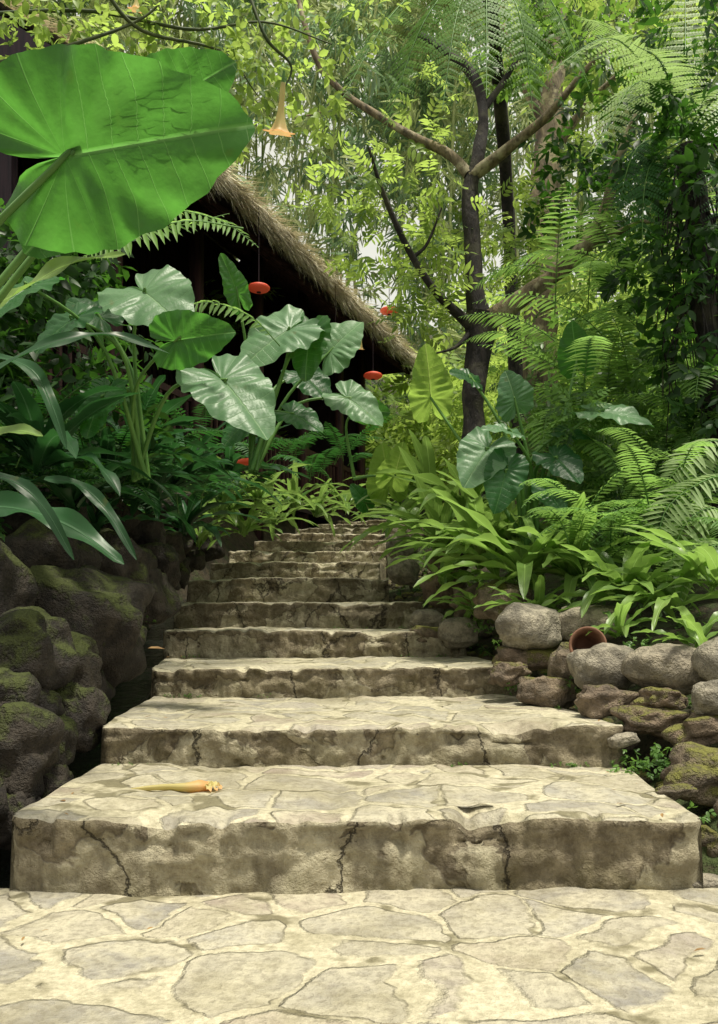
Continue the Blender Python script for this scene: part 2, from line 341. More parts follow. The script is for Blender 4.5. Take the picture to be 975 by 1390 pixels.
def T_ear():
    th=np.radians([0,5,12,22,35,55,80,105,130,148,160,168,174,178.5]); rr=[1,.965,.88,.78,.69,.61,.57,.565,.58,.56,.47,.35,.2,.05]
    nt_,nr=110,15; a=np.linspace(-1,1,nt_)*math.radians(178.5)
    R=np.interp(np.abs(a),th,rr); k=np.ones(5)/5; R[4:-4]=np.convolve(R,k,'same')[4:-4]
    rho=np.linspace(0.02,1,nr)[:,None]
    wav=1+.015*np.sin(a*17)[None]+.008*np.sin(a*31+1)[None]
    x=rho*R*wav*np.sin(a); y=rho*R*wav*np.cos(a); ax=np.abs(x)
    # side veins leave the midrib and sweep out; a few branch from the petiole into the rear lobes
    c=(y-.28*ax+.30*ax*ax)*7.5
    t0=math.atan(1/.28); an=np.abs(np.broadcast_to(a,x.shape))
    ph=np.where(an<t0,c,-(an-t0)/math.radians(26))
    fade=np.where(an<t0,1.,.45)
    z=-.20*np.clip(y,0,2)**2+.24*ax-.34*ax**2+.04*np.sin(a*6+.6)[None]*rho**2+.022*np.sin(a*15)[None]*rho**4-.016*fade*np.cos(2*np.pi*ph)*np.clip(rho*2.2,0,1)**2*(1-rho**4)-.10*np.clip(-y,0,1)
    P=np.stack([x,y,z],-1); idx=np.arange(nr*nt_).reshape(nr,nt_)
    q=[tuple(f) for f in np.stack([idx[:-1,:-1],idx[1:,:-1],idx[1:,1:],idx[:-1,1:]],-1).reshape(-1,4)]
    return T(P.reshape(-1,3),q,np.stack([x/.6,ph+.5*0],-1).reshape(-1,2))
EAR=T_ear()
def ear(mb,base,tip,normal,wid=1.,rnd=.5,mat=0):
    base=np.array(base,float); tip=np.array(tip,float); L=np.linalg.norm(tip-base)
    mb.many(EAR,base[None],(tip-base)[None],np.array([normal],float),np.array([[L*wid,L,L]]),rnd,mat)
def arc(base,az,elev,L,droop,n=14):
    p=[np.array(base,float)]; 
    for i in range(n-1):
        e=elev-droop*((i+.5)/(n-1))
        p.append(p[-1]+L/(n-1)*np.array([math.cos(az)*math.cos(e),math.sin(az)*math.cos(e),math.sin(e)]))
    return np.array(p)
def strap(mb,pts,Wd,rnd=.5,mat=0,wave=.25,nrm=(0,0,1)):
    n=len(pts); tg=nz(np.gradient(pts,axis=0)); S=nz(np.cross(tg,np.broadcast_to(nrm,tg.shape))+1e-5); N=np.cross(S,tg)
    t=np.linspace(0,1,n); w=Wd*np.clip(np.sin(np.pi*np.clip(t*.93+.04,0,1)**.85),0.03,1)**.6*.5; w[-1]=.002
    u=np.array([-1,-.5,0,.5,1]); ph=rng.uniform(0,6)
    P=pts[:,None]+S[:,None]*(w[:,None]*u[None])[...,None]
    zz=(np.abs(u)[None]*.35*w[:,None])+wave*w[:,None]*(u**2)[None]*np.sin(t*16+ph)[:,None]*np.sign(u+.01)[None]
    P=P+N[:,None]*zz[...,None]
    lu=np.zeros((n,5,3)); lu[...,0]=u[None]; lu[...,1]=t[:,None]; lu[...,2]=rnd
    mb.grid(P,lu,mat)
def frond(mb,pts,n,pl,pw,rnd=.5,mat=0,bip=0,nrm=(0,0,1),start=.12,stem=1,rr=.004):
    pts=spline(pts,n); tg=nz(np.gradient(pts,axis=0)); S=nz(np.cross(tg,np.broadcast_to(nrm,tg.shape))+1e-5); N=np.cross(S,tg)
    t=np.linspace(0,1,n); k=t>=start; tt=(t[k]-start)/(1-start)
    ln=pl*np.clip(np.sin(np.pi*(tt*.93+.07))**.75*(1-.25*tt),.04,1)
    for sx in (-1,1):
        D=nz(sx*S[k]+.42*tg[k]-.14*N[k]+rng.normal(0,.07,(k.sum(),3))); l=ln*rng.uniform(.88,1.08,k.sum())
        if not bip:
            mb.many(LEAF,pts[k],D,N[k],np.stack([np.full(k.sum(),abs(pw)/.36)*np.clip(l/pl,.3,1),l,l],-1),np.clip(rnd+rng.uniform(-.15,.15,k.sum()),0,1),mat)
        else:
            s=np.linspace(.05,.96,bip)
            B=pts[k][:,None]+D[:,None]*(l[:,None]*s[None])[...,None]-N[k][:,None]*(l[:,None]*.18*s[None]**2)[...,None]
            q=nz(np.cross(D,N[k])); rr_=np.repeat(np.clip(rnd+rng.uniform(-.25,.25,k.sum()),0,1),bip)
            for s2 in (-1,1):
                DD=nz(s2*q[:,None]+.6*D[:,None]+np.zeros_like(B)); sz=(l[:,None]*.115*(1-.75*s[None]**1.5))
                mb.many(DIA,B.reshape(-1,3),DD.reshape(-1,3),np.broadcast_to(N[k][:,None],B.shape).reshape(-1,3),np.stack([sz.ravel()*3.4,sz.ravel(),sz.ravel()],-1),rr_,mat)
    tube(mb,pts,[rr,rr*.25],n=max(8,n//2),sides=4,mat=stem)
def blob(mb,t,c,rad,n,size,mat=0,up=.8,lo=0.,hi=1.):
    d=nz(rng.normal(0,1,(n,3))); r=rng.uniform(.15,1,n)**.5
    p=np.array(c)+d*r[:,None]*np.array(rad)
    Y=nz(d*np.array([1,1,.4])+rng.normal(0,.6,(n,3))+np.array([0,0,-.15]))
    Z=nz(rng.normal(0,.45,(n,3))+np.array([0,-.15,up]))
    mb.many(t,p,Y,Z,size*rng.uniform(.65,1.25,n),rng.uniform(lo,hi,n),mat)

# ---------------------------------------------------------------- terrain
ST=[(2.25,.192,-.933,.916),(3.05,.335,-.933,.963),(4.2,.485,-1.03,.796),(5.2,.648,-1.207,.656),(6.2,.843,-1.36,.474),
    (7.2,1.062,-1.47,.25),(8.2,1.265,-1.44,.20),(9.2,1.45,-1.42,.30),(10.1,1.64,-1.25,.33),(11.,1.82,-1.12,.36),(11.9,1.99,-.9,.39),(12.7,2.13,-.63,.42),(13.5,2.28,-.35,.48)]
sd=np.array([s[0] for s in ST]); sz_=np.array([s[1] for s in ST]); sL=np.array([s[2] for s in ST]); sR=np.array([s[3] for s in ST])
def sm(a,b,x): t=np.clip((x-a)/(b-a),0,1); return t*t*(3-2*t)
def terrain(x,y):
    x=np.asarray(x,float); y=np.asarray(y,float)
    base=np.interp(y,np.concatenate([[-400,-3,2.2],sd+.05,[14.4,20,32,60,120,500]]),np.concatenate([[-12,-.2,-.09],np.concatenate([[-.06],sz_[:-1]-.1]),[2.2,2.7,7,20,30,40]]))
    Lx=np.interp(y,sd,sL); Rx=np.interp(y,sd,sR); near=sm(2.0,2.5,y)
    dl=Lx-x-(1-near)*.9; dr=x-Rx-(1-near)*.6
    z=base-.22*sm(0,.12,dl)*(1-sm(.28,.4,dl))
    z=z+(sm(.3,.95,dl)*.75+.16*np.clip(dl-.9,0,14))*(1-sm(14,17,y)*.5)
    z=z+sm(.0,.4,dr)*.14+.24*np.clip(dr-.3,0,12)
    return z
xs=np.concatenate([[-400,-200,-100,-50,-30,-20,-14,-10,-8],np.arange(-6.5,7.5,.11),[8.5,10,14,20,30,50,100,200,400]])
ys=np.concatenate([[-300,-100,-40,-15,-6,-2],np.arange(-.5,16,.12),np.arange(16.5,36,.8),[40,50,60,80,120,200,400]])
X,Y=np.meshgrid(xs,ys); Z=terrain(X,Y)
for i in range(len(ys)):
    for j in range(len(xs)):
        if abs(xs[j])<9 and -3<ys[i]<20: Z[i,j]+=.045*noise.noise(Vector((xs[j]*2.2,ys[i]*2.2,0)))+.02*noise.noise(Vector((xs[j]*7,ys[i]*7,3)))
mb=MB(); mb.grid(np.stack([X,Y,Z],-1),np.zeros(X.shape+(3,))); mb.build('ground',[M['soil']])
def tz(x,y): return float(terrain(x,y))

# paving at the foot of the stairs
px_=np.arange(-1.75,1.75,.025); py_=np.arange(-1.6,2.32,.025); X,Y=np.meshgrid(px_,py_); Z=np.zeros_like(X)
for i in range(len(py_)):
    for j in range(len(px_)): Z[i,j]=.010*noise.noise(Vector((px_[j]*5,py_[i]*5,9)))+.012*noise.noise(Vector((px_[j]*1.2,py_[i]*1.2,2)))
Z[0]-=.2;Z[:,0]-=.2;Z[:,-1]-=.2
mb=MB(); mb.grid(np.stack([X,Y,Z],-1),np.zeros(X.shape+(3,))); mb.build('paving',[M['flag']])

# stone stairs
mb=MB()
for k,(d,z,Lx,Rx) in enumerate(ST):
    zb=(ST[k-1][1] if k else 0)-.06
    if k+1<len(ST): d2,L2,R2=ST[k+1][0],ST[k+1][2],ST[k+1][3]
    else: d2,L2,R2=16.5,-1.6,.9
    nc=200 if k<4 else 80; cols=np.linspace(0,1,nc)
    rows=[('r',f) for f in (0,.07,.14,.21,.28,.35,.42,.49,.55,.61,.67,.73,.78,.83,.87,.91,.94)]+[('l',0),('l',1),('l',2)]+[('t',f) for f in (.02,.05,.09,.14,.2,.28,.36,.45,.54,.63,.72,.81,.9,1.)]
    nr_=len(rows)-14
    P=np.zeros((len(rows),nc,3)); lu=np.zeros((len(rows),nc,3))
    for j,cx in enumerate(cols):
        x0=Lx+(Rx-Lx)*cx
        nf=.040*noise.noise(Vector((x0*1.3,k*7.1,0)))+.018*noise.noise(Vector((x0*6,k*3.3,1)))+.010*noise.noise(Vector((x0*20,k,1)))+.005*noise.noise(Vector((x0*50,k,1)))
        chip=max(0,noise.noise(Vector((x0*4.5,k*5.7,4)))-.12)*.13+max(0,noise.noise(Vector((x0*15,k*2.7,4)))-.12)*.07
        zt=z+.010*noise.noise(Vector((x0*3,k*2.2,5)))+.014*noise.noise(Vector((x0*.9,k*4.2,5)))+.006*noise.noise(Vector((x0*18,k*2.2,5)))
        e1=max(0,1-cx/.02)**2; e2=max(0,1-(1-cx)/.02)**2
        endr=.03*(e1+e2)
        for i,(kind,f) in enumerate(rows):
            if kind=='r':
                h=zb+(zt-.016-zb)*f
                bulge=.020*noise.noise(Vector((x0*4,h*9,k*3)))+.015*noise.noise(Vector((x0*13,h*18,k)))+.008*noise.noise(Vector((x0*34,h*40,k)))
                yy=d+nf+.010*(1-f)+bulge+endr+(chip*.6 if f>.7 else 0)
                P[i,j]=(x0,yy,h-chip*.3*(f>.8)); lu[i,j]=(0,f,0)
            elif kind=='l':
                oy=(-.010,-.004,.010)[int(f)]; oz=(-.014,-.005,-.001)[int(f)]
                P[i,j]=(x0,d+nf+oy+chip+endr,zt+oz-chip*.55); lu[i,j]=(0,1,0)
            else:
                xl=Lx+(L2-Lx)*f; xr=Rx+(R2-Rx)*f; xx=xl+(xr-xl)*cx
                yy=d+nf+chip*(1-f)*(f<.1)+.010+(d2+.12-d-nf)*f
                P[i,j]=(xx,yy,zt+.010*noise.noise(Vector((xx*5,yy*5,k)))+.004*noise.noise(Vector((xx*16,yy*16,k)))-chip*.35*max(0,1-f*9)); lu[i,j]=(0,1,0)
    L0=P[:,:1].copy(); L0[...,2]=zb-.3; L0[...,0]-=.02; R0=P[:,-1:].copy(); R0[...,2]=zb-.3; R0[...,0]+=.02
    P=np.concatenate([L0,P,R0],1); lz=lu[:,:1].copy(); lz[...,1]=0; lu=np.concatenate([lz,lu,lz],1)
    a_=nr_-1
    mb.grid(P[:a_],lu[:a_],0)
    mb.grid(P[a_-1:,1:-1],lu[a_-1:,1:-1],1)
    mb.grid(P[a_-1:,:2],lu[a_-1:,:2],0); mb.grid(P[a_-1:,-2:],lu[a_-1:,-2:],0)
mb.build('stone_stairs',[M['riser'],M['flag']])

# water in the drainage channel
mb=MB(); yv=np.arange(2.2,12,.1); Pw=np.zeros((len(yv),5,3))
for i,y in enumerate(yv):
    lx=np.interp(y,sd,sL)
    for j in range(5): Pw[i,j]=(lx-.0-.1*j,y,np.interp(y,sd+.05,np.concatenate([[-.06],sz_[:-1]-.1]))-.12+.01*noise.noise(Vector((j,y*4,0))))
mb.grid(Pw,np.zeros((len(yv),5,3))); mb.build('stream_water',[M['water']])

# ---------------------------------------------------------------- rocks
def rock(name,c,rx,ry,rz,mat,seed,sub=4,parent=None,rot=0,rough=.22):
    bm=bmesh.new(); bmesh.ops.create_icosphere(bm,subdivisions=sub,radius=1)
    s=Vector((seed*3.1,seed*1.7,seed*.9)); ca,sa=math.cos(rot),math.sin(rot)
    for v in bm.verts:
        p=v.co.normalized(); q=p+s
        f=1+rough*noise.noise(q*1.1)+rough*.6*noise.noise(q*2.4)+.05*noise.noise(q*6)+.02*noise.noise(q*13)
        p=Vector([math.copysign(abs(a)**.84,a) for a in p])*f
        x,y,z=p.x*rx,p.y*ry,p.z*rz
        v.co=Vector((x*ca-z*sa+c[0],y+c[1],x*sa+z*ca+c[2]))
    me=bpy.data.meshes.new(name); bm.to_mesh(me); bm.free()
    for p in me.polygons: p.use_smooth=True
    me.materials.append(mat); o=bpy.data.objects.new(name,me); sc.collection.objects.link(o)
    if parent: o.parent=parent
    return o
wall=empty('boulder_wall')
LB=[(115,850,3.7,85,80),(15,885,3.0,75,60),(85,915,3.25,48,50),(15,1025,2.65,60,60),(60,1010,2.85,40,45),(97,972,3.1,38,45),(35,958,2.9,42,38),
 (145,765,4.5,60,40),(50,775,3.8,75,55),(190,810,4.7,42,40),(207,770,5.2,36,34),(180,725,5.4,42,32),(222,745,6.,28,25),(236,778,6.2,20,24),(160,870,4.1,30,40),
 (115,925,3.6,30,40),(130,700,5,45,30),(60,700,4.2,60,40),(-30,800,3.2,60,70),(-20,960,2.7,60,60),(245,735,6.9,22,20),(262,760,7.1,14,16),(-40,1090,2.5,50,50),(60,1075,2.75,35,40),(235,690,6.8,30,24),(20,1110,2.55,30,45),(285,745,8,16,14)]
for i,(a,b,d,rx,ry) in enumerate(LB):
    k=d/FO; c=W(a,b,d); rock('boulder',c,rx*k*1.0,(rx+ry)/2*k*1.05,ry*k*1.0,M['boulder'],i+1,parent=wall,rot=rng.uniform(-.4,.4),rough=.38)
for i in range(60):
    y=rng.uniform(2.5,9); lx=np.interp(y,sd,sL); t=rng.uniform(0,1); x=lx-.42-.35*t; r=rng.uniform(.06,.13)
    rock('boulder',(x,y,tz(lx,y)-.12+t*.7),r*1.2,r,r*.85,M['boulder'],50+i,sub=3,parent=wall,rot=rng.uniform(-.4,.4),rough=.35)
RR=[(718,852,4.05,42,30,'rock'),(800,846,4.1,50,25,'rock'),(818,907,3.55,42,30,'rock'),(905,906,3.35,56,30,'rock'),(968,948,3.0,26,24,'rock'),
 (716,890,4.1,42,20,'rockmoss'),(745,938,3.75,38,20,'rockmoss'),(822,952,3.35,36,18,'rockmoss'),(965,1050,2.75,58,30,'rockmoss'),(885,980,3.15,44,20,'rockmoss'),
 (950,990,3.0,40,20,'rockmoss'),(580,842,5.5,24,14,'rock'),(622,858,5.1,26,20,'rock'),(590,862,5.3,30,12,'rockmoss'),(600,800,6.1,26,22,'rockmoss'),(640,822,5.3,28,24,'rockmoss'),
 (548,775,7,20,18,'rock'),(545,742,7.9,20,16,'rock'),(560,722,8.4,18,14,'rockmoss'),(535,716,9.3,12,14,'rock'),(680,815,4.7,34,24,'rockmoss'),(610,765,6.6,24,18,'rockmoss'),
 (770,905,3.8,22,26,'rockmoss'),(1005,1110,2.5,26,22,'rockmoss'),(900,950,3.2,30,16,'rockmoss'),(1010,900,3.2,60,40,'rock'),(690,915,3.9,24,14,'rockmoss'),(845,1005,3.05,20,9,'rock'),(915,1075,2.62,24,9,'rockmoss'),(945,1197,2.32,36,10,'rock')]
for i,(a,b,d,rx,ry,mm) in enumerate(RR):
    k=d/FO; c=W(a,b,d); rock('river_rock',c,rx*k*1.05,(rx+ry)/2*k,ry*k*1.05,M[mm],100+i,rot=rng.uniform(-.2,.2),rough=.2 if mm=='rock' else .48)
mb=MB()
peb=[]
for i in range(300):
    y=rng.uniform(2.4,9); rx=np.interp(y,sd,sR); x=rx+rng.uniform(.02,.5)
    peb.append((x,y,tz(x,y)+.01))
bm=bmesh.new(); bmesh.ops.create_icosphere(bm,subdivisions=2,radius=1); bm.verts.ensure_lookup_table()
pt=T([tuple(v.co*(1+.3*noise.noise(v.co*1.5))) for v in bm.verts],[tuple(v.index for v in f.verts) for f in bm.faces],[(0,0)]*len(bm.verts)); bm.free()
peb=np.array(peb); s=rng.uniform(.012,.05,len(peb)); mb.many(pt,peb,rng.normal(0,1,(len(peb),3)),np.array([0.,0,1]),np.stack([s*1.2,s,s*.7],-1),.5)
mb.build('pebbles',[M['rockmoss']])

def lathe(mb,prof,c,axis,n=28,mat=0,lob=None):
    axis=nz(axis); r=np.array([1.,0,0]) if abs(axis[0])<.8 else np.array([0.,0,1]); A=nz(np.cross(axis,r)); B=np.cross(axis,A)
    th=np.linspace(0,2*np.pi,n,endpoint=False); P=np.zeros((len(prof),n,3)); lu=np.zeros((len(prof),n,3))
    for i,(rad,h) in enumerate(prof):
        rr=rad*(1+(lob(i/(len(prof)-1),th) if lob else 0*th))
        P[i]=np.array(c)+axis*h+rr[:,None]*(np.cos(th)[:,None]*A+np.sin(th)[:,None]*B); lu[i,:,1]=i/(len(prof)-1); lu[i,:,0]=.5; lu[i,:,2]=.5
    mb.grid(P,lu,mat,wrap=True)
mb=MB(); c=W(797,876,3.62)
lathe(mb,[(.001,.16),(.05,.16),(.066,.05),(.072,0),(.078,-.004),(.079,-.026),(.070,-.026),(.063,.0),(.055,.06),(.042,.15),(.001,.15)],c,(.15,.9,-.1))
mb.build('terracotta_pot',[M['terracotta']])

# ---------------------------------------------------------------- thatched hut
hut=empty('thatched_hut')
A=np.array([-1.54,9.,5.33]); B=np.array([.99,15.6,5.30]); ed=nz(B-A); inn=np.array([-.934,.358,0.]); EL=np.linalg.norm(B-A)
A=A-ed*1.9; B=B+ed*.2; EL=np.linalg.norm(B-A)
ni,nj=70,16; P=np.zeros((nj,ni,3)); 
def eave(t): 
    s=math.sin(math.pi*t); return A+(B-A)*t+np.array([0,0,-.10*s])+inn*(-.10*s)
for i in range(ni):
    t=i/(ni-1); e=eave(t)
    for j in range(nj):
        q=j/(nj-1)*3.6; P[j,i]=e+inn*q+np.array([0,0,.75*q+.03*noise.noise(Vector((i*.5,j*.8,0)))])
mb=MB(); mb.grid(P+np.array([0,0,.12]),np.zeros((nj,ni,3)),0)
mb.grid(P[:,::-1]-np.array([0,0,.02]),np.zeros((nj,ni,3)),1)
edge=np.stack([P[0]+np.array([0,0,.12]),P[0]-np.array([0,0,.02])]); mb.grid(edge,np.zeros((2,ni,3)),0)
ridge=P[-1]; Q=np.stack([ridge+np.array([0,0,.12]),ridge+inn*3.6+np.array([0,0,-2.7])]); mb.grid(Q,np.zeros((2,ni,3)),0)
for col in (0,-1):
    g=np.stack([P[:,col],P[:,col]*0+np.stack([np.linspace(P[0,col,0],(ridge[col]+inn*3.6)[0],nj),np.linspace(P[0,col,1],(ridge[col]+inn*3.6)[1],nj),np.full(nj,P[0,col,2])],-1)]); mb.grid(g,np.zeros((2,nj,3)),1)
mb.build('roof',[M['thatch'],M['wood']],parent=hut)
BL=T([(-.5,0,0),(.5,0,0),(.35,.6,.05),(-.3,.6,.05),(.05,1,.0)],[(0,1,2,3),(3,2,4)],[(0,0),(0,0),(0,.6),(0,.6),(0,1)])
mb=MB()
n=8000; t=rng.uniform(0,1,n); cl=np.array([.5+.9*noise.noise(Vector((x*22,0,0)))+.8*noise.noise(Vector((x*90,4,0))) for x in t])
pos=np.array([eave(x) for x in t])+rng.uniform(0,.15,n)[:,None]*np.array([0,0,1])+inn*rng.uniform(-.14,.06,n)[:,None]
D=nz(np.array([0,0,-1.])-inn*rng.uniform(.3,1.7,n)[:,None]+ed*rng.normal(0,.32,n)[:,None]); ln=rng.uniform(.10,.34,n)*np.clip(.6+cl*.9,.4,2)
mb.many(BL,pos,D,-inn,np.stack([rng.uniform(.006,.018,n),ln,ln],-1),rng.uniform(0,1,n))
n=5000; t=rng.uniform(0,1,n); q=rng.uniform(0,1,n)**2*3.4; pos=np.array([eave(x) for x in t])+inn*q[:,None]+np.array([0,0,1.])*(.75*q+.14)[:,None]
D=nz(-inn*np.array([1,1,1])+np.array([0,0,-.45])+rng.normal(0,.15,(n,3)))
mb.many(BL,pos,D,np.array([0,0,1.]),np.stack([rng.uniform(.01,.03,n),rng.uniform(.3,.6,n),np.full(n,.3)],-1),rng.uniform(0,1,n))
mb.build('thatch_fringe',[M['straw']],smooth=False,parent=hut)
mb=MB()
for t in np.linspace(.02,.98,26):
    e=eave(t)+np.array([0,0,-.07]); tube(mb,[e+inn*.08,e+inn*3.5+np.array([0,0,.75*3.42])],[.035,.035],n=3,sides=6)
for q in (.35,.9,1.5,2.2,2.9):
    tube(mb,[eave(0)+inn*q+np.array([0,0,.75*q-.12]),eave(.5)+inn*q+np.array([0,0,.75*q-.12]),eave(1)+inn*q+np.array([0,0,.75*q-.12])],[.03,.03],n=10,sides=6)
mb.build('rafters',[M['wood2']],parent=hut)
def box(mb,c,ax,ay,h,sx,sy,mat=0):
    c=np.array(c,float); v=[]
    for z in (0,h):
        for a,b in ((-1,-1),(1,-1),(1,1),(-1,1)): v.append(c+ax*a*sx/2+ay*b*sy/2+np.array([0,0,z]))
    f=np.array([0,3,2,1,4,5,6,7,0,1,5,4,1,2,6,5,2,3,7,6,3,0,4,7]); mb.raw(np.array(v),f,np.full(6,4),np.zeros((8,3)),mat)
mb=MB()
for t in (.16,.33,.5,.67,.84,.97):
    e=eave(t)+inn*1.0; box(mb,(e[0],e[1],1.6),ed,inn,4.25,.13,.13)
mb.build('posts',[M['wood2']],parent=hut)
mb=MB()
mid=(A+B)/2
c=mid+inn*3.4; box(mb,(c[0],c[1],1.6),ed,inn,6.,EL,.1)
for e_,s_ in ((A,1),(B,-1)):
    c=e_+ed*.15*s_+inn*2.2; box(mb,(c[0],c[1],1.6),ed,inn,3.9,.08,2.3)
for i in range(int(EL/.16)):
    p=A+ed*(i*.16+.2)+inn*3.33; box(mb,(p[0],p[1],1.62),ed,inn,5,.12,.03)
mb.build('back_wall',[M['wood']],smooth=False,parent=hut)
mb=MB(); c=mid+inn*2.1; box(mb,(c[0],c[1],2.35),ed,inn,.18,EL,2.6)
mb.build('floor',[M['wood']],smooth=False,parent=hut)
mb=MB(); c=mid+inn*.98
for zz,hh in ((3.35,.08),(2.62,.07)): box(mb,(c[0],c[1],zz),ed,inn,hh,EL,.07)
for i in range(int(EL/.14)):
    p=A+ed*(i*.14+.1)+inn*.98; box(mb,(p[0],p[1],2.55),ed,inn,.84,.04,.04)
mb.build('railing',[M['wood2']],smooth=False,parent=hut)
def lantern(c,r):
    root=empty('hanging_lantern'); mb=MB(); prof=[]
    for i in range(19):
        a=math.pi*i/18; prof.append((max(.001,r*math.sin(a)*(1+.035*math.cos(i*math.pi))),r*.38*-math.cos(a)))
    lathe(mb,prof,c,(0,0,1),n=24); mb.build('paper_shade',[M['lantern']],parent=root)
    mb=MB(); lathe(mb,[(.001,r*.36),(r*.25,r*.37),(r*.25,r*.46),(.001,r*.47)],c,(0,0,1),n=16); lathe(mb,[(.001,-r*.36),(r*.2,-r*.37),(r*.2,-r*.44),(.001,-r*.45)],c,(0,0,1),n=16)
    tube(mb,[np.array(c)+[0,0,r*.4],np.array(c)+[0,0,.9]],[.005,.005],n=3,sides=5); mb.build('cap_and_cord',[M['wood']],parent=root)
lantern(W(351,391,9.3),.12); lantern(W(506,510,12.6),.14); lantern(W(528,422,13.),.14); lantern(W(336,628,7.),.09); lantern(W(455,446,11.5),.12)

# ---------------------------------------------------------------- trees
mb=MB()
def TP(*a): return [W(*p) for p in a]
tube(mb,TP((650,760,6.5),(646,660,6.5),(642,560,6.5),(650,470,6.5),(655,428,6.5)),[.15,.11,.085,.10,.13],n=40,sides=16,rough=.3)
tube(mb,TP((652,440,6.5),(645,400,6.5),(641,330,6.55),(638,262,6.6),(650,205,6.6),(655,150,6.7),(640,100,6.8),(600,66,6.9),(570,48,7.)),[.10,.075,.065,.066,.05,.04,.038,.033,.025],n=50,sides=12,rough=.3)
tube(mb,TP((652,452,6.5),(628,432,6.45),(590,395,6.3),(552,335,6.2),(520,262,6.1),(500,200,6.)),[.06,.042,.03,.024,.018,.01],n=40,sides=8,rough=.15)
tube(mb,TP((560,350,6.25),(580,330,6.3),(600,280,6.4)),[.018,.012,.006],n=12,sides=6)
tube(mb,TP((648,440,6.5),(620,470,6.4),(590,480,6.3)),[.03,.015,.006],n=12,sides=6)
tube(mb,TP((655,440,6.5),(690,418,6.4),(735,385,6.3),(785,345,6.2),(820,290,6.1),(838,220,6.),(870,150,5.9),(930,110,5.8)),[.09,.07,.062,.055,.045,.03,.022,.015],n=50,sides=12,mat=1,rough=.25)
tube(mb,TP((790,340,6.2),(830,320,6.1),(880,300,6.),(930,310,5.9)),[.035,.025,.018,.01],n=20,sides=8,mat=1)
tube(mb,TP((640,240,6.6),(672,215,6.5),(710,185,6.4),(745,155,6.3),(790,100,6.2),(830,60,6.1)),[.055,.045,.038,.032,.022,.012],n=36,sides=10,mat=1,rough=.2)
tube(mb,TP((636,238,6.6),(610,210,6.7),(560,185,6.8),(510,155,6.9),(465,125,7.),(432,85,7.),(412,28,7.),(395,-40,7.1)),[.045,.038,.034,.03,.028,.026,.022,.016],n=50,sides=9,mat=1,rough=.2)
tube(mb,TP((655,150,6.7),(690,100,6.8),(720,40,6.9),(735,-30,7)),[.03,.022,.016,.01],n=20,sides=8)
tube(mb,TP((465,125,7.),(440,150,6.9),(400,160,6.8)),[.015,.01,.005],n=12,sides=5,mat=1)
for bl in [(470,235,6.3,55,50,20),(540,262,6.3,60,45,30),(505,320,6.4,50,40,20),(580,368,6.4,48,40,34),(598,300,6.7,44,55,36),(445,290,6.9,40,40,10),(560,205,6.9,50,35,24),(530,395,6.8,40,25,14),(570,430,6.6,40,30,26),(430,235,6.6,40,30,10),(690,300,7.,36,60,40),(700,355,7.1,44,44,40),(600,140,7.2,50,35,20)]:
    k=bl[2]/FO; blob(mb,TWIGN,W(*bl[:3]),(bl[3]*k,.45,bl[4]*k),bl[5],.19,mat=2)
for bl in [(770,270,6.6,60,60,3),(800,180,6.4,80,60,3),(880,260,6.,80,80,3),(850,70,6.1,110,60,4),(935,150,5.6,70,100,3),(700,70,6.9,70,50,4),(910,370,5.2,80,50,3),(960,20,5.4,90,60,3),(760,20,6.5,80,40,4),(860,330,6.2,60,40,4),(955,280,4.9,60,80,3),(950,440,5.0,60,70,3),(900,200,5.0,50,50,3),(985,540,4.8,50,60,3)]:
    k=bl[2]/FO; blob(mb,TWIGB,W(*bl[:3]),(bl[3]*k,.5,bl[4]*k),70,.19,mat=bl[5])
mb.build('forked_tree',[M['bark'],M['barklit'],M['tleaf'],M['tdark'],M['tmid']])
mb=MB()
tube(mb,TP((728,720,9),(730,600,9),(733,500,9),(735,400,9.),(738,300,9.1),(742,215,9.2),(748,120,9.3),(755,0,9.4),(760,-150,9.5)),[.26,.2,.18,.17,.165,.15,.14,.12,.09],n=60,sides=18,rough=.18)
tube(mb,TP((740,230,9.2),(790,150,9.),(850,90,8.8)),[.06,.04,.02],n=16,sides=8)
tube(mb,TP((745,180,9.2),(700,90,9.3),(670,-20,9.4)),[.06,.04,.02],n=16,sides=8)
for bl in [(800,60,8.8,110,70),(860,180,8.6,80,60),(930,0,8.5,90,70),(820,400,8.2,60,60)]:
    k=bl[2]/FO; blob(mb,TWIG,W(*bl[:3]),(bl[3]*k,.8,bl[4]*k),80,.28,mat=1)
mb.build('background_tree',[M['barkgrey'],M['tleaf']])
mb=MB()
for pts in [((-30,20,3.6),(120,15,3.6),(260,40,3.7),(360,30,3.8),(450,60,3.9)),((-20,90,3.4),(100,60,3.5),(200,20,3.6),(240,-40,3.6)),((330,-30,3.8),(360,50,3.8),(395,90,3.9),(380,130,3.9)),((130,-30,3.5),(190,40,3.6),(300,70,3.8),(350,130,3.9))]:
    tube(mb,TP(*pts),[.010,.007,.003],n=24,sides=5)
for bl in [(50,30,3.6,80,35,45),(150,30,3.7,60,30,40),(250,45,3.8,60,28,38),(345,110,3.9,40,40,36),(410,40,4.,50,35,34),(330,30,3.9,50,25,28),(430,130,4.1,40,35,22),(300,150,4.,40,30,18),(20,60,3.5,50,30,26),(500,25,4.2,50,28,26)]:
    k=bl[2]/FO; blob(mb,TWIGB,W(*bl[:3]),(bl[3]*k,.3,bl[4]*k),bl[5],.12,mat=1)
mb.build('trumpet_flower_tree',[M['stemdark'],M['tleaf']])
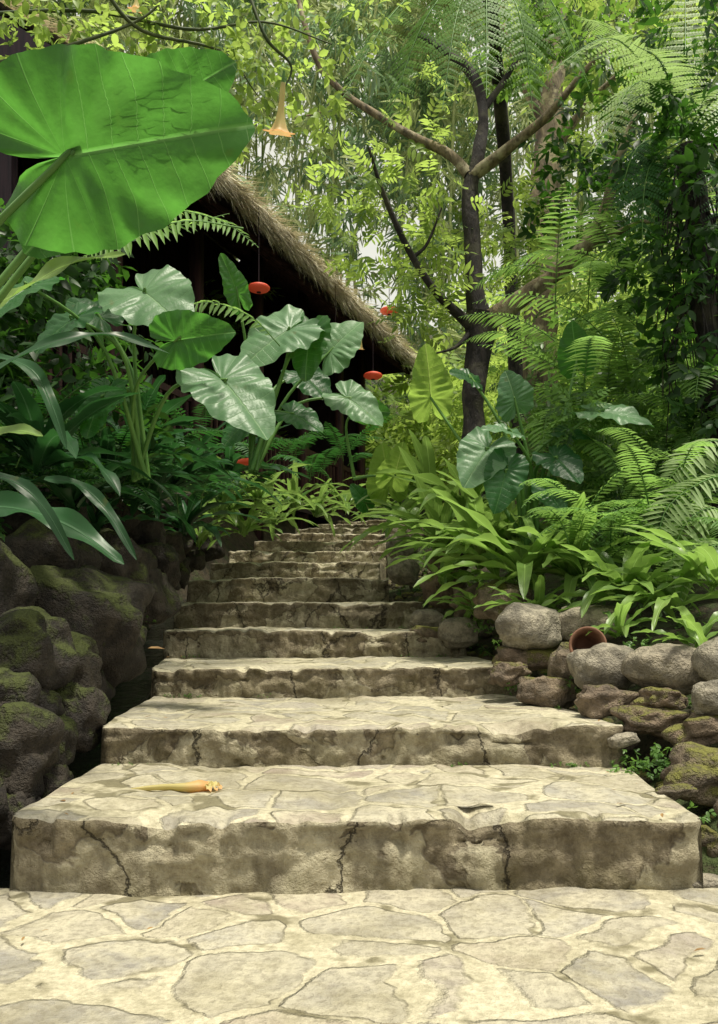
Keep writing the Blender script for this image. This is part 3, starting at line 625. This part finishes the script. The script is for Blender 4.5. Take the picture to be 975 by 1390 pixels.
# bamboo grove on the hillside
mb=MB()
for i in range(100):
    x=rng.uniform(-13,15); y=rng.uniform(17.5,28); b=np.array([x,y,tz(x,y)-.2]); H=rng.uniform(10.5,18); a=rng.uniform(0,6.28); lean=rng.uniform(.6,3.5)
    top=b+np.array([math.cos(a)*lean,math.sin(a)*lean-1.,H]); mid_=b+np.array([math.cos(a)*lean*.25,math.sin(a)*lean*.25,H*.6]); end=top+np.array([math.cos(a)*1.4,math.sin(a)*1.4-.6,-1.0])
    c=spline([b,mid_,top,end],26); tube(mb,c,[.04,.035,.022,.008],n=14,sides=5,mat=0)
    n=105; t=rng.uniform(.08,1,n); pi=np.stack([np.interp(t,np.linspace(0,1,26),c[:,q]) for q in range(3)],-1)+rng.normal(0,1,(n,3))*np.array([.75,.75,.45])
    Yd=nz(rng.normal(0,1,(n,3))*np.array([1,1,.5])+np.array([0,0,-.35])); 
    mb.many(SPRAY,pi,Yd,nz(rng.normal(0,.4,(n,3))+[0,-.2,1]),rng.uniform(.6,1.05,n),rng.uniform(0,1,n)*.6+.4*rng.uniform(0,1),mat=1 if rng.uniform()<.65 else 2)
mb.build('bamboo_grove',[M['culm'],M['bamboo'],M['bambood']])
mb=MB()
for i in range(150):
    x=rng.uniform(-9,12); y=rng.uniform(14.8,22)
    if -2.5<x<1.2 and y<17.0: continue
    r=rng.uniform(.6,1.2); blob(mb,TWIG,(x,y,tz(x,y)+r*.6+rng.uniform(0,2.2)),(r,r,r*.9),38,.55,lo=.2)
for i in range(60):
    x=rng.uniform(1.6,5.5); y=rng.uniform(9.5,15); r=rng.uniform(.5,.9)
    blob(mb,TWIG,(x,y,tz(x,y)+r*.5+rng.uniform(0,2.6)),(r,r,r*.9),46,.34,lo=.3)
mb.build('background_undergrowth',[M['tleaf']])

# ---------------------------------------------------------------- tree ferns
def fernP(mb,pts,n=30,pl=.3,bip=11,rnd=.5,mat=0,stem=2,nrm=(0,-.25,1),rr=.007): frond(mb,np.array(TP(*pts)),n,pl,.02,rnd,mat,bip,nrm,stem=stem,rr=rr)
mb=MB()
tube(mb,TP((995,760,5.2),(978,600,5.2),(962,480,5.2),(955,380,5.2),(945,280,5.2),(932,200,5.2)),[.10,.08,.07,.07,.07,.08],n=50,sides=14,mat=3,rough=.35)
cr=(932,185,5.2)
for tip,mid_,pl in [((740,100,4.6),(840,55,4.9),.26),((800,215,4.4),(870,110,4.7),.28),((1010,190,4.3),(985,120,4.7),.3),((860,60,4.2),(900,90,4.6),.28),((1060,60,4.9),(1000,60,5.),.3),((780,20,5.6),(860,60,5.5),.3),((1100,260,5),(1030,130,5),.3),((930,-60,5.8),(930,60,5.5),.3)]:
    fernP(mb,[cr,mid_,tip],pl=pl,mat=0,rnd=.6)
for tip,mid_,pl in [((870,360,4.9),(880,230,4.9),.22),((1000,400,4.8),(975,250,4.9),.2),((835,300,5.),(865,200,5.),.22)]:
    fernP(mb,[cr,mid_,tip],pl=pl,mat=1,rnd=.8,n=26)
for i in range(60):
    a=rng.uniform(0,6.28); b=W(940+rng.uniform(-10,22),rng.uniform(200,430),5.2)+np.array([math.cos(a)*.1,math.sin(a)*.1,0])
    tube(mb,[b,b+np.array([math.cos(a)*.08,math.sin(a)*.08,-.2]),b+np.array([math.cos(a)*.07+rng.normal(0,.06),math.sin(a)*.07,-rng.uniform(.4,1.)])],[.008,.006,.002],n=7,sides=4,mat=3)
mb.build('tree_fern',[M['fernpale'],M['ferndark'],M['stem'],M['bark']])
mb=MB()
cr=(655,-70,5.6)
tube(mb,[W(655,-60,5.6),W(672,60,6.9),W(690,300,8.2),W(705,640,8.6)],[.05,.05,.06,.08],n=30,sides=10,mat=2,rough=.3)
for tip,mid_,pl in [((455,150,5.),(540,10,5.3),.3),((520,185,5.2),(575,30,5.3),.3),((600,150,5.),(620,20,5.2),.28),((725,170,5.2),(705,20,5.3),.3),((800,120,5.4),(740,-10,5.5),.3),((430,60,5.4),(520,-40,5.5),.3),((660,130,4.8),(660,0,5.1),.26)]:
    fernP(mb,[cr,mid_,tip],pl=pl,mat=0,rnd=.5,n=30,stem=1)
mb.build('tree_fern',[M['fern'],M['stem'],M['bark']])

# ---------------------------------------------------------------- elephant ears
def ear_plant(root,leaves,mats,stemr=.012,name='elephant_ear_plant',shr=.76):
    mb=MB(); rt=np.array(root,float)
    for (b,t,nrm,wid,mi) in leaves:
        b=W(*b); t=W(*t); b=t+(b-t)*shr; ear(mb,b,t,nrm,wid,rng.uniform(.2,.9),mi)
        rr=rt+np.array([rng.normal(0,.03),rng.normal(0,.03),0]); back=nz(b-t)
        ctrl=rr*.45+b*.55+np.array([0,0,.10])+back*.10
        tube(mb,[rr,ctrl,b,b+nz(t-b)*.02],[stemr*1.8,stemr*1.2,stemr*.8,stemr*.5],n=20,sides=8,mat=4)
    mb.build(name,mats)
EM=[M['ear'],M['earback'],M['earpale'],M['eary'],M['stem']]
ear_plant((-1.75,2.6,.75),[((88,212,2.05),(334,168,1.90),(.05,-.88,-.47),.80,1),((225,140,2.5),(318,84,2.42),(.1,-.8,-.5),.9,1),((118,262,2.6),(34,338,2.5),(.1,-.85,-.3),.8,1)],EM,.010,shr=1.)
c0=W(190,650,3.9)
ear_plant(c0,[((178,384,3.7),(250,436,3.5),(-.1,-.75,.65),1.1,2),((215,466,3.5),(316,450,3.4),(0,-.9,-.25),.8,1),((282,495,3.6),(366,584,3.4),(.1,-.72,.68),.9,2),((120,420,3.6),(40,470,3.5),(-.2,-.6,.7),1,0),((150,520,3.7),(110,590,3.6),(-.2,-.6,.7),1,0),((60,380,3.4),(-20,420,3.2),(-.2,-.6,.7),1,0),((150,440,3.9),(90,400,3.9),(-.1,-.6,.7),1,0)],EM,.007)
c0=W(345,640,5)
ear_plant(c0,[((414,434,4.9),(322,490,4.7),(.1,-.7,.7),.9,2),((424,436,4.9),(410,514,4.8),(-.3,-.8,-.2),.8,1),((434,492,5.1),(490,430,5.1),(.1,-.8,.55),1.0,2),((328,416,4.9),(302,342,4.75),(.6,-.7,-.4),.6,1),((455,530,5.3),(522,572,5.2),(.1,-.8,.5),.85,2),((350,560,5),(300,600,4.9),(0,-.6,.7),1,0),((380,555,5),(440,580,4.9),(0,-.6,.7),.9,0),((400,500,5.4),(450,540,5.3),(0,-.6,.7),1,0)],EM,.008)
c0=W(480,650,6.5)
ear_plant(c0,[((478,552,6.3),(528,562,6.2),(0,-.8,-.5),.9,1),((530,660,6.4),(549,602,6.2),(.2,-.85,-.4),.9,3)],EM,.008)
c0=W(712,745,4.9)
ear_plant(c0,[((702,560,4.8),(690,502,4.7),(.15,-.85,.5),1.35,2),((586,562,5.25),(580,468,5.0),(.2,-.86,-.42),.75,3),((790,556,4.8),(892,568,4.6),(0,-.55,.85),.8,2),((785,505,5.2),(775,436,5.05),(-.3,-.85,-.4),.85,1),((672,595,4.8),(630,655,4.6),(.2,-.6,.75),.9,2),((692,620,4.7),(672,695,4.6),(.1,-.8,.5),.8,0),((742,612,4.8),(790,650,4.6),(-.1,-.6,.7),.9,0),((735,655,4.7),(770,700,4.6),(-.1,-.7,.6),.8,0),((650,520,5.1),(612,500,5.0),(0,-.7,.6),.9,0),((705,590,4.7),(655,575,4.6),(0,-.6,.8),.7,2),((750,585,4.9),(805,592,4.8),(0,-.6,.8),.7,0)],EM,.009)
c0=W(545,700,7)
ear_plant(c0,[((528,676,6.7),(520,602,6.5),(.2,-.85,-.4),.9,3),((500,690,6.9),(478,656,6.8),(.2,-.8,.4),.9,0)],EM,.008)

# ---------------------------------------------------------------- strap-leaved (bird's nest) ferns
def nest(px,py,d,n,L,Wd,mats=('strap',),name='birds_nest_fern',el=(.35,1.25),dr=(.6,1.6),az=None,lo=0.,hi=1.):
    mb=MB(); c=W(px,py,d)
    for i in range(n):
        a=rng.uniform(0,2*np.pi) if az is None else rng.uniform(*az)
        l=L*rng.uniform(.65,1.15)
        strap(mb,arc(c+rng.normal(0,.02,3),a,rng.uniform(*el),l,rng.uniform(*dr),16),Wd*rng.uniform(.8,1.2),rng.uniform(lo,hi),0,wave=rng.uniform(.15,.6))
    mb.build(name,[M[m] for m in mats])
for a in [(600,740,6.2,28,.8,.08),(655,765,5.3,30,.75,.085),(712,785,4.7,28,.65,.075),(585,690,7,26,.8,.085),(780,790,4.6,20,.55,.075),(850,810,4.2,22,.5,.065),(560,715,7.6,18,.55,.07),(640,700,6.,26,.8,.08),(920,825,4.,20,.5,.06),(690,735,5.2,24,.7,.07)]:
    nest(*a)
nest(648,835,4.9,16,.34,.05); nest(970,800,3.8,14,.5,.06); nest(735,830,4.4,14,.32,.05); nest(600,790,5.9,14,.4,.06); nest(840,860,3.75,12,.28,.04); nest(950,880,3.4,12,.28,.04)
for a in [(330,725,7.6,20,.55,.06),(370,712,8.6,20,.55,.06),(430,700,10,20,.6,.07),(300,700,7.2,18,.6,.07),(470,690,11.5,20,.6,.07),(400,690,9.4,20,.7,.08),(270,740,6.9,16,.42,.05),(350,680,8.,18,.7,.08),(505,690,12.5,16,.6,.08)]:
    nest(*a,mats=('strap',),lo=0.,hi=.35)
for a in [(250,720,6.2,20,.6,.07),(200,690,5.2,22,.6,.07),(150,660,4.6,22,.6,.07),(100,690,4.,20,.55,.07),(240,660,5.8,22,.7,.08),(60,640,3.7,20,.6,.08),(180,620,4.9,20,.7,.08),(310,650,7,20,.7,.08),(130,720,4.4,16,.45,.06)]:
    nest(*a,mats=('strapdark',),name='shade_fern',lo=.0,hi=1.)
mb=MB()
strap(mb,spline(TP((-60,690,2.9),(20,690,2.9),(95,715,2.85),(168,766,2.8)),26),.10,.9,0,.45,nrm=(0,-.7,.7))
strap(mb,spline(TP((-40,600,3.),(20,585,3.),(58,592,3.)),14),.06,1.,1,.15,nrm=(0,-.7,.7))
strap(mb,spline(TP((-20,480,3.1),(40,500,3.05),(70,550,3.),(90,610,3.)),18),.05,.8,0,.4,nrm=(.2,-.8,.5))
strap(mb,spline(TP((60,650,3.3),(110,660,3.3),(150,700,3.25),(185,760,3.2)),18),.05,.6,0,.4,nrm=(0,-.7,.7))
strap(mb,spline(TP((-40,640,2.8),(20,655,2.8),(60,690,2.8),(100,760,2.8)),18),.05,.3,0,.3,nrm=(0,-.7,.7))
strap(mb,spline(TP((-60,440,2.7),(20,400,2.7),(90,360,2.65),(170,345,2.6)),24),.06,.5,1,.5,nrm=(0,-.8,.6))
strap(mb,spline(TP((-40,520,2.9),(60,470,3.),(150,455,3.1),(230,480,3.2)),24),.045,.4,0,.5,nrm=(0,-.8,.6))
mb.build('hart_tongue_fern',[M['strapdark'],M['strap']])
mb=MB()
def fr(pts,n,pl,pw,mat,rnd=.5,nrm=(0,-.6,.8)): frond(mb,np.array(TP(*pts)),n,pl,pw,rnd,mat,0,nrm,stem=3,rr=.004)
fr([(330,310,3.1),(250,300,3.),(170,325,2.9),(110,350,2.85)],26,.13,.022,1,.8)
fr([(60,330,3.1),(130,310,3.1),(220,310,3.2),(310,290,3.3)],28,.11,.02,1,.6)
fr([(170,300,3.2),(230,285,3.2),(300,300,3.2),(350,335,3.2)],24,.1,.02,1,.7)
fr([(380,470,4.6),(340,430,4.5),(280,410,4.4),(230,430,4.4)],24,.14,.025,1,.7)
for i in range(30):
    a=(rng.uniform(20,300),rng.uniform(560,700)); d=3.6+a[0]/140.; c=W(a[0],a[1],d); az=rng.uniform(-2.6,-.2)
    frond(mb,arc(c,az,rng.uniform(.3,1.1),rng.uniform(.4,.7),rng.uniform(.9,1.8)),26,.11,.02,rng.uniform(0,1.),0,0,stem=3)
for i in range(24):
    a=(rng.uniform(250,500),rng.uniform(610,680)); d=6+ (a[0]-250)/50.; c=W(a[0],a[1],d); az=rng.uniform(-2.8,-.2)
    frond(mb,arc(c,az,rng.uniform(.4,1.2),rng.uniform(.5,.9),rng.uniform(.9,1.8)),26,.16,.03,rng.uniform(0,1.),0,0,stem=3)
mb.build('sword_fern',[M['ferndark'],M['fern'],M['fernpale'],M['stem']])
mb=MB()
for pts,pl in [(((1000,640,4.2),(950,655,4.1),(905,690,4.),(890,745,3.95)),.16),(((1000,700,4.2),(960,690,4.1),(925,720,4.),(905,790,3.95)),.15),(((1010,760,4.1),(975,740,4.),(940,760,3.95),(920,820,3.9)),.14),(((1000,600,4.4),(960,600,4.3),(925,630,4.2),(900,660,4.2)),.14),(((960,680,4.3),(975,630,4.3),(1000,600,4.2)),.12)]:
    frond(mb,np.array(TP(*pts)),24,pl,.024,.6,0,0,(0,-.6,.8),stem=3)
for i in range(60):
    a=(rng.uniform(740,1000),rng.uniform(350,620)); c=W(a[0],a[1],rng.uniform(5.2,6.6)); az=rng.uniform(-3.,-.1)
    frond(mb,arc(c,az,rng.uniform(.2,1.),rng.uniform(.6,1.1),rng.uniform(.9,1.7)),26,.17,.03,rng.uniform(.0,1.),1,0,stem=3)
for i in range(40):
    a=(rng.uniform(760,990),rng.uniform(640,800)); c=W(a[0],a[1],rng.uniform(4.2,5)); az=rng.uniform(-3.,-.1)
    frond(mb,arc(c,az,rng.uniform(.4,1.2),rng.uniform(.4,.7),rng.uniform(.9,1.7)),26,.11,.02,rng.uniform(.0,1.),1,0,stem=3)
mb.build('sword_fern',[M['fernpale'],M['fern'],M['ferndark'],M['stem']])

# ---------------------------------------------------------------- shrubs
mb=MB()
for i in range(90):
    x=rng.uniform(1.35,4.6); y=rng.uniform(5.4,9.5); r=rng.uniform(.22,.42); 
    if x-np.interp(y,sd,sR)<.6: continue
    z=tz(x,y)+r*.4+rng.uniform(0,1.)*1.9
    blob(mb,TWIGB if i%3 else TWIG,(x,y,z),(r,r,r*.85),50,.17,mat=0,lo=.0)
for i in range(26):
    c=W(rng.uniform(760,1000),rng.uniform(560,780),rng.uniform(4.8,5.4)); r=rng.uniform(.12,.22)
    blob(mb,TWIG,c,(r,r,r),36,.12,mat=0)
mb.build('right_bank_shrub',[M['shrub']])
mb=MB()
for i in range(120):
    y=rng.uniform(3.4,12); lx=np.interp(y,sd,sL); x=lx-.8-rng.uniform(0,1)**1.3*2.6; r=rng.uniform(.2,.36)
    z=tz(x,y)+r*.3+rng.uniform(0,.7)
    blob(mb,TWIG if i%3 else TWIGB,(x,y,z),(r,r,r*.8),40,.15,mat=0)
for i in range(26):
    c=W(rng.uniform(-120,150),rng.uniform(330,640),rng.uniform(4.2,5.2)); r=rng.uniform(.2,.4)
    blob(mb,TWIGB,c,(r,r,r),45,.2,mat=0)
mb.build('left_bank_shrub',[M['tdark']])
mb=MB()
n=1700; y=rng.uniform(2.6,13,n); side=rng.uniform(0,1,n)<.6
x=np.where(side,np.interp(y,sd,sR)+rng.uniform(.10,1.3,n),np.interp(y,sd,sL)-.75-rng.uniform(0,1.3,n))
keep=~((side)&(y<4.2)&(x-np.interp(y,sd,sR)<.40)); x=x[keep];y=y[keep]; p=np.stack([x,y,terrain(x,y)+.02],-1)
mb.many(TWIGB,p,nz(rng.normal(0,1,(len(p),3))*[1,1,.2]+[0,0,.5]),np.array([0,-.2,1.]),rng.uniform(.05,.12,len(p)),rng.uniform(0,.8,len(p)))
for (a,b,d) in [(700,925,3.9),(760,965,3.6),(860,1030,3.0),(650,850,4.8),(690,870,4.3),(860,880,3.6),(225,790,6),(170,840,4.3),(130,900,3.7),(100,990,3.2),(190,840,4.6),(880,1045,2.9),(770,930,3.7),(850,1050,2.95),(800,985,3.3),(900,1020,2.95),(930,1100,2.6)]:
    blob(mb,TWIGB,W(a,b,d),(.07,.05,.035),16,.045,lo=.3)
# moss and seedlings where riser meets tread
for k in range(1,7):
    d,z,Lx,Rx=ST[k]; zz=ST[k-1][1]
    for q in range(7):
        x=rng.choice([rng.uniform(Lx,Lx+.25),rng.uniform(Rx-.3,Rx),rng.uniform(Lx,Rx)])
        blob(mb,TWIGB,(x,d-.005,zz+.008),(.05,.012,.006),8,.018,lo=.2)
mb.build('ground_cover',[M['shrub']])

# ---------------------------------------------------------------- flowers and litter
def trumpet(c,ax,L,flare=1.,name='trumpet_flower'):
    mb=MB(); pr=[(.05,0),(.06,.15),(.06,.35),(.075,.55),(.11,.72),(.16,.86),(.23,.96),(.30,.95)]
    lathe(mb,[(a*L*flare,b*L) for a,b in pr],c,ax,n=30,lob=lambda t,th:.25*t**5*np.cos(5*th)); 
    ax=nz(ax); tube(mb,[np.array(c)-ax*L*.22,np.array(c)+ax*L*.06],[L*.025,L*.05],n=6,sides=8,mat=1)
    mb.build(name,[M['flower'],M['stem']])
trumpet(W(384,112,3.6),(-.12,.35,-1),.2,1.); trumpet(W(491,445,5.9),(-.1,.3,-1),.15,.7); trumpet(W(186,-20,3.7),(-.1,.2,-1),.1)
mb=MB(); c=np.array([-.70,2.60,.203]); sp_=spline([c,c+[.09,.02,.002],c+[.17,.015,.003],c+[.235,.045,0]],16)
tube(mb,sp_,[.003,.007,.010,.012,.015,.022,.012],n=24,sides=12,mat=0,rough=.8)
for k in range(6):
    a=-1.1+k*.45; strap(mb,arc(sp_[-2]+[0,0,.004],a,.25,.055,.9,8),.02,.5,0,.9)
o=mb.build('fallen_trumpet_flower',[M['flower']]); 
mb=MB()
n=90; yy=rng.uniform(1.55,9,n); xx=np.array([rng.uniform(np.interp(v,sd,sL)+.05,np.interp(v,sd,sR)-.02) for v in yy]); 
xx=np.where(rng.uniform(0,1,n)<.75,np.where(rng.uniform(0,1,n)<.5,np.interp(yy,sd,sL)+rng.uniform(.03,.2,n),np.interp(yy,sd,sR)-rng.uniform(.02,.2,n)),xx)
zz=np.array([0 if v<2.25 else sz_[np.searchsorted(sd,v)-1] for v in yy])+.012
mb.many(LEAF,np.stack([xx,yy,zz],-1),rng.normal(0,1,(n,3))*[1,1,.05],nz(rng.normal(0,.2,(n,3))+[0,0,1]),rng.uniform(.012,.035,n),.5)
p=np.array([W(200,880,4.)]); mb.many(LEAF,p,np.array([[1,.2,.1]]),np.array([[0,-.4,1]]),np.array([[.08,.08,.08]]),.5)
mb.build('leaf_litter',[M['deadleaf']])

# ---------------------------------------------------------------- light, sky, camera
sun_dir=Vector((.20,-.17,.96)).normalized()
w=bpy.data.worlds.new('World'); sc.world=w; w.use_nodes=True; nt=w.node_tree; nt.nodes.clear()
sky=nt.nodes.new('ShaderNodeTexSky'); sky.sky_type='NISHITA'; sky.sun_disc=False
sky.sun_elevation=math.asin(sun_dir.z); sky.sun_rotation=math.atan2(sun_dir.x,sun_dir.y); sky.dust_density=4; sky.air_density=1.0; sky.ozone_density=1
mx=nt.nodes.new('ShaderNodeMix'); mx.data_type='RGBA'; mx.inputs[0].default_value=.65; nt.links.new(sky.outputs[0],mx.inputs[6]); mx.inputs[7].default_value=(8.6,8.2,6.5,1)  # warm white added to brighten the fill, standing for thin cloud
bg=nt.nodes.new('ShaderNodeBackground'); bg.inputs[1].default_value=.14; nt.links.new(mx.outputs[2],bg.inputs[0])
o=nt.nodes.new('ShaderNodeOutputWorld'); nt.links.new(bg.outputs[0],o.inputs[0])
ld=bpy.data.lights.new('sun','SUN'); ld.energy=5; ld.angle=math.radians(6); ld.color=(1,.95,.79)
lo=bpy.data.objects.new('sun',ld); lo.rotation_euler=sun_dir.to_track_quat('Z','Y').to_euler(); lo.location=(5,-6,15); sc.collection.objects.link(lo)
cd=bpy.data.cameras.new('camera'); cam=bpy.data.objects.new('camera',cd); sc.collection.objects.link(cam); sc.camera=cam
cam.location=(0,0,EYE); cam.rotation_euler=(math.radians(90),0,0); cd.sensor_fit='VERTICAL'; cd.sensor_height=36; cd.lens=FO/1390*36
cd.shift_y=(HZ-695)/1390; cd.clip_start=.05; cd.clip_end=2000
sc.view_settings.view_transform='Standard'; sc.view_settings.look='None'; sc.view_settings.exposure=0
print('faces',sum(len(o.data.polygons) for o in sc.objects if o.type=='MESH'))
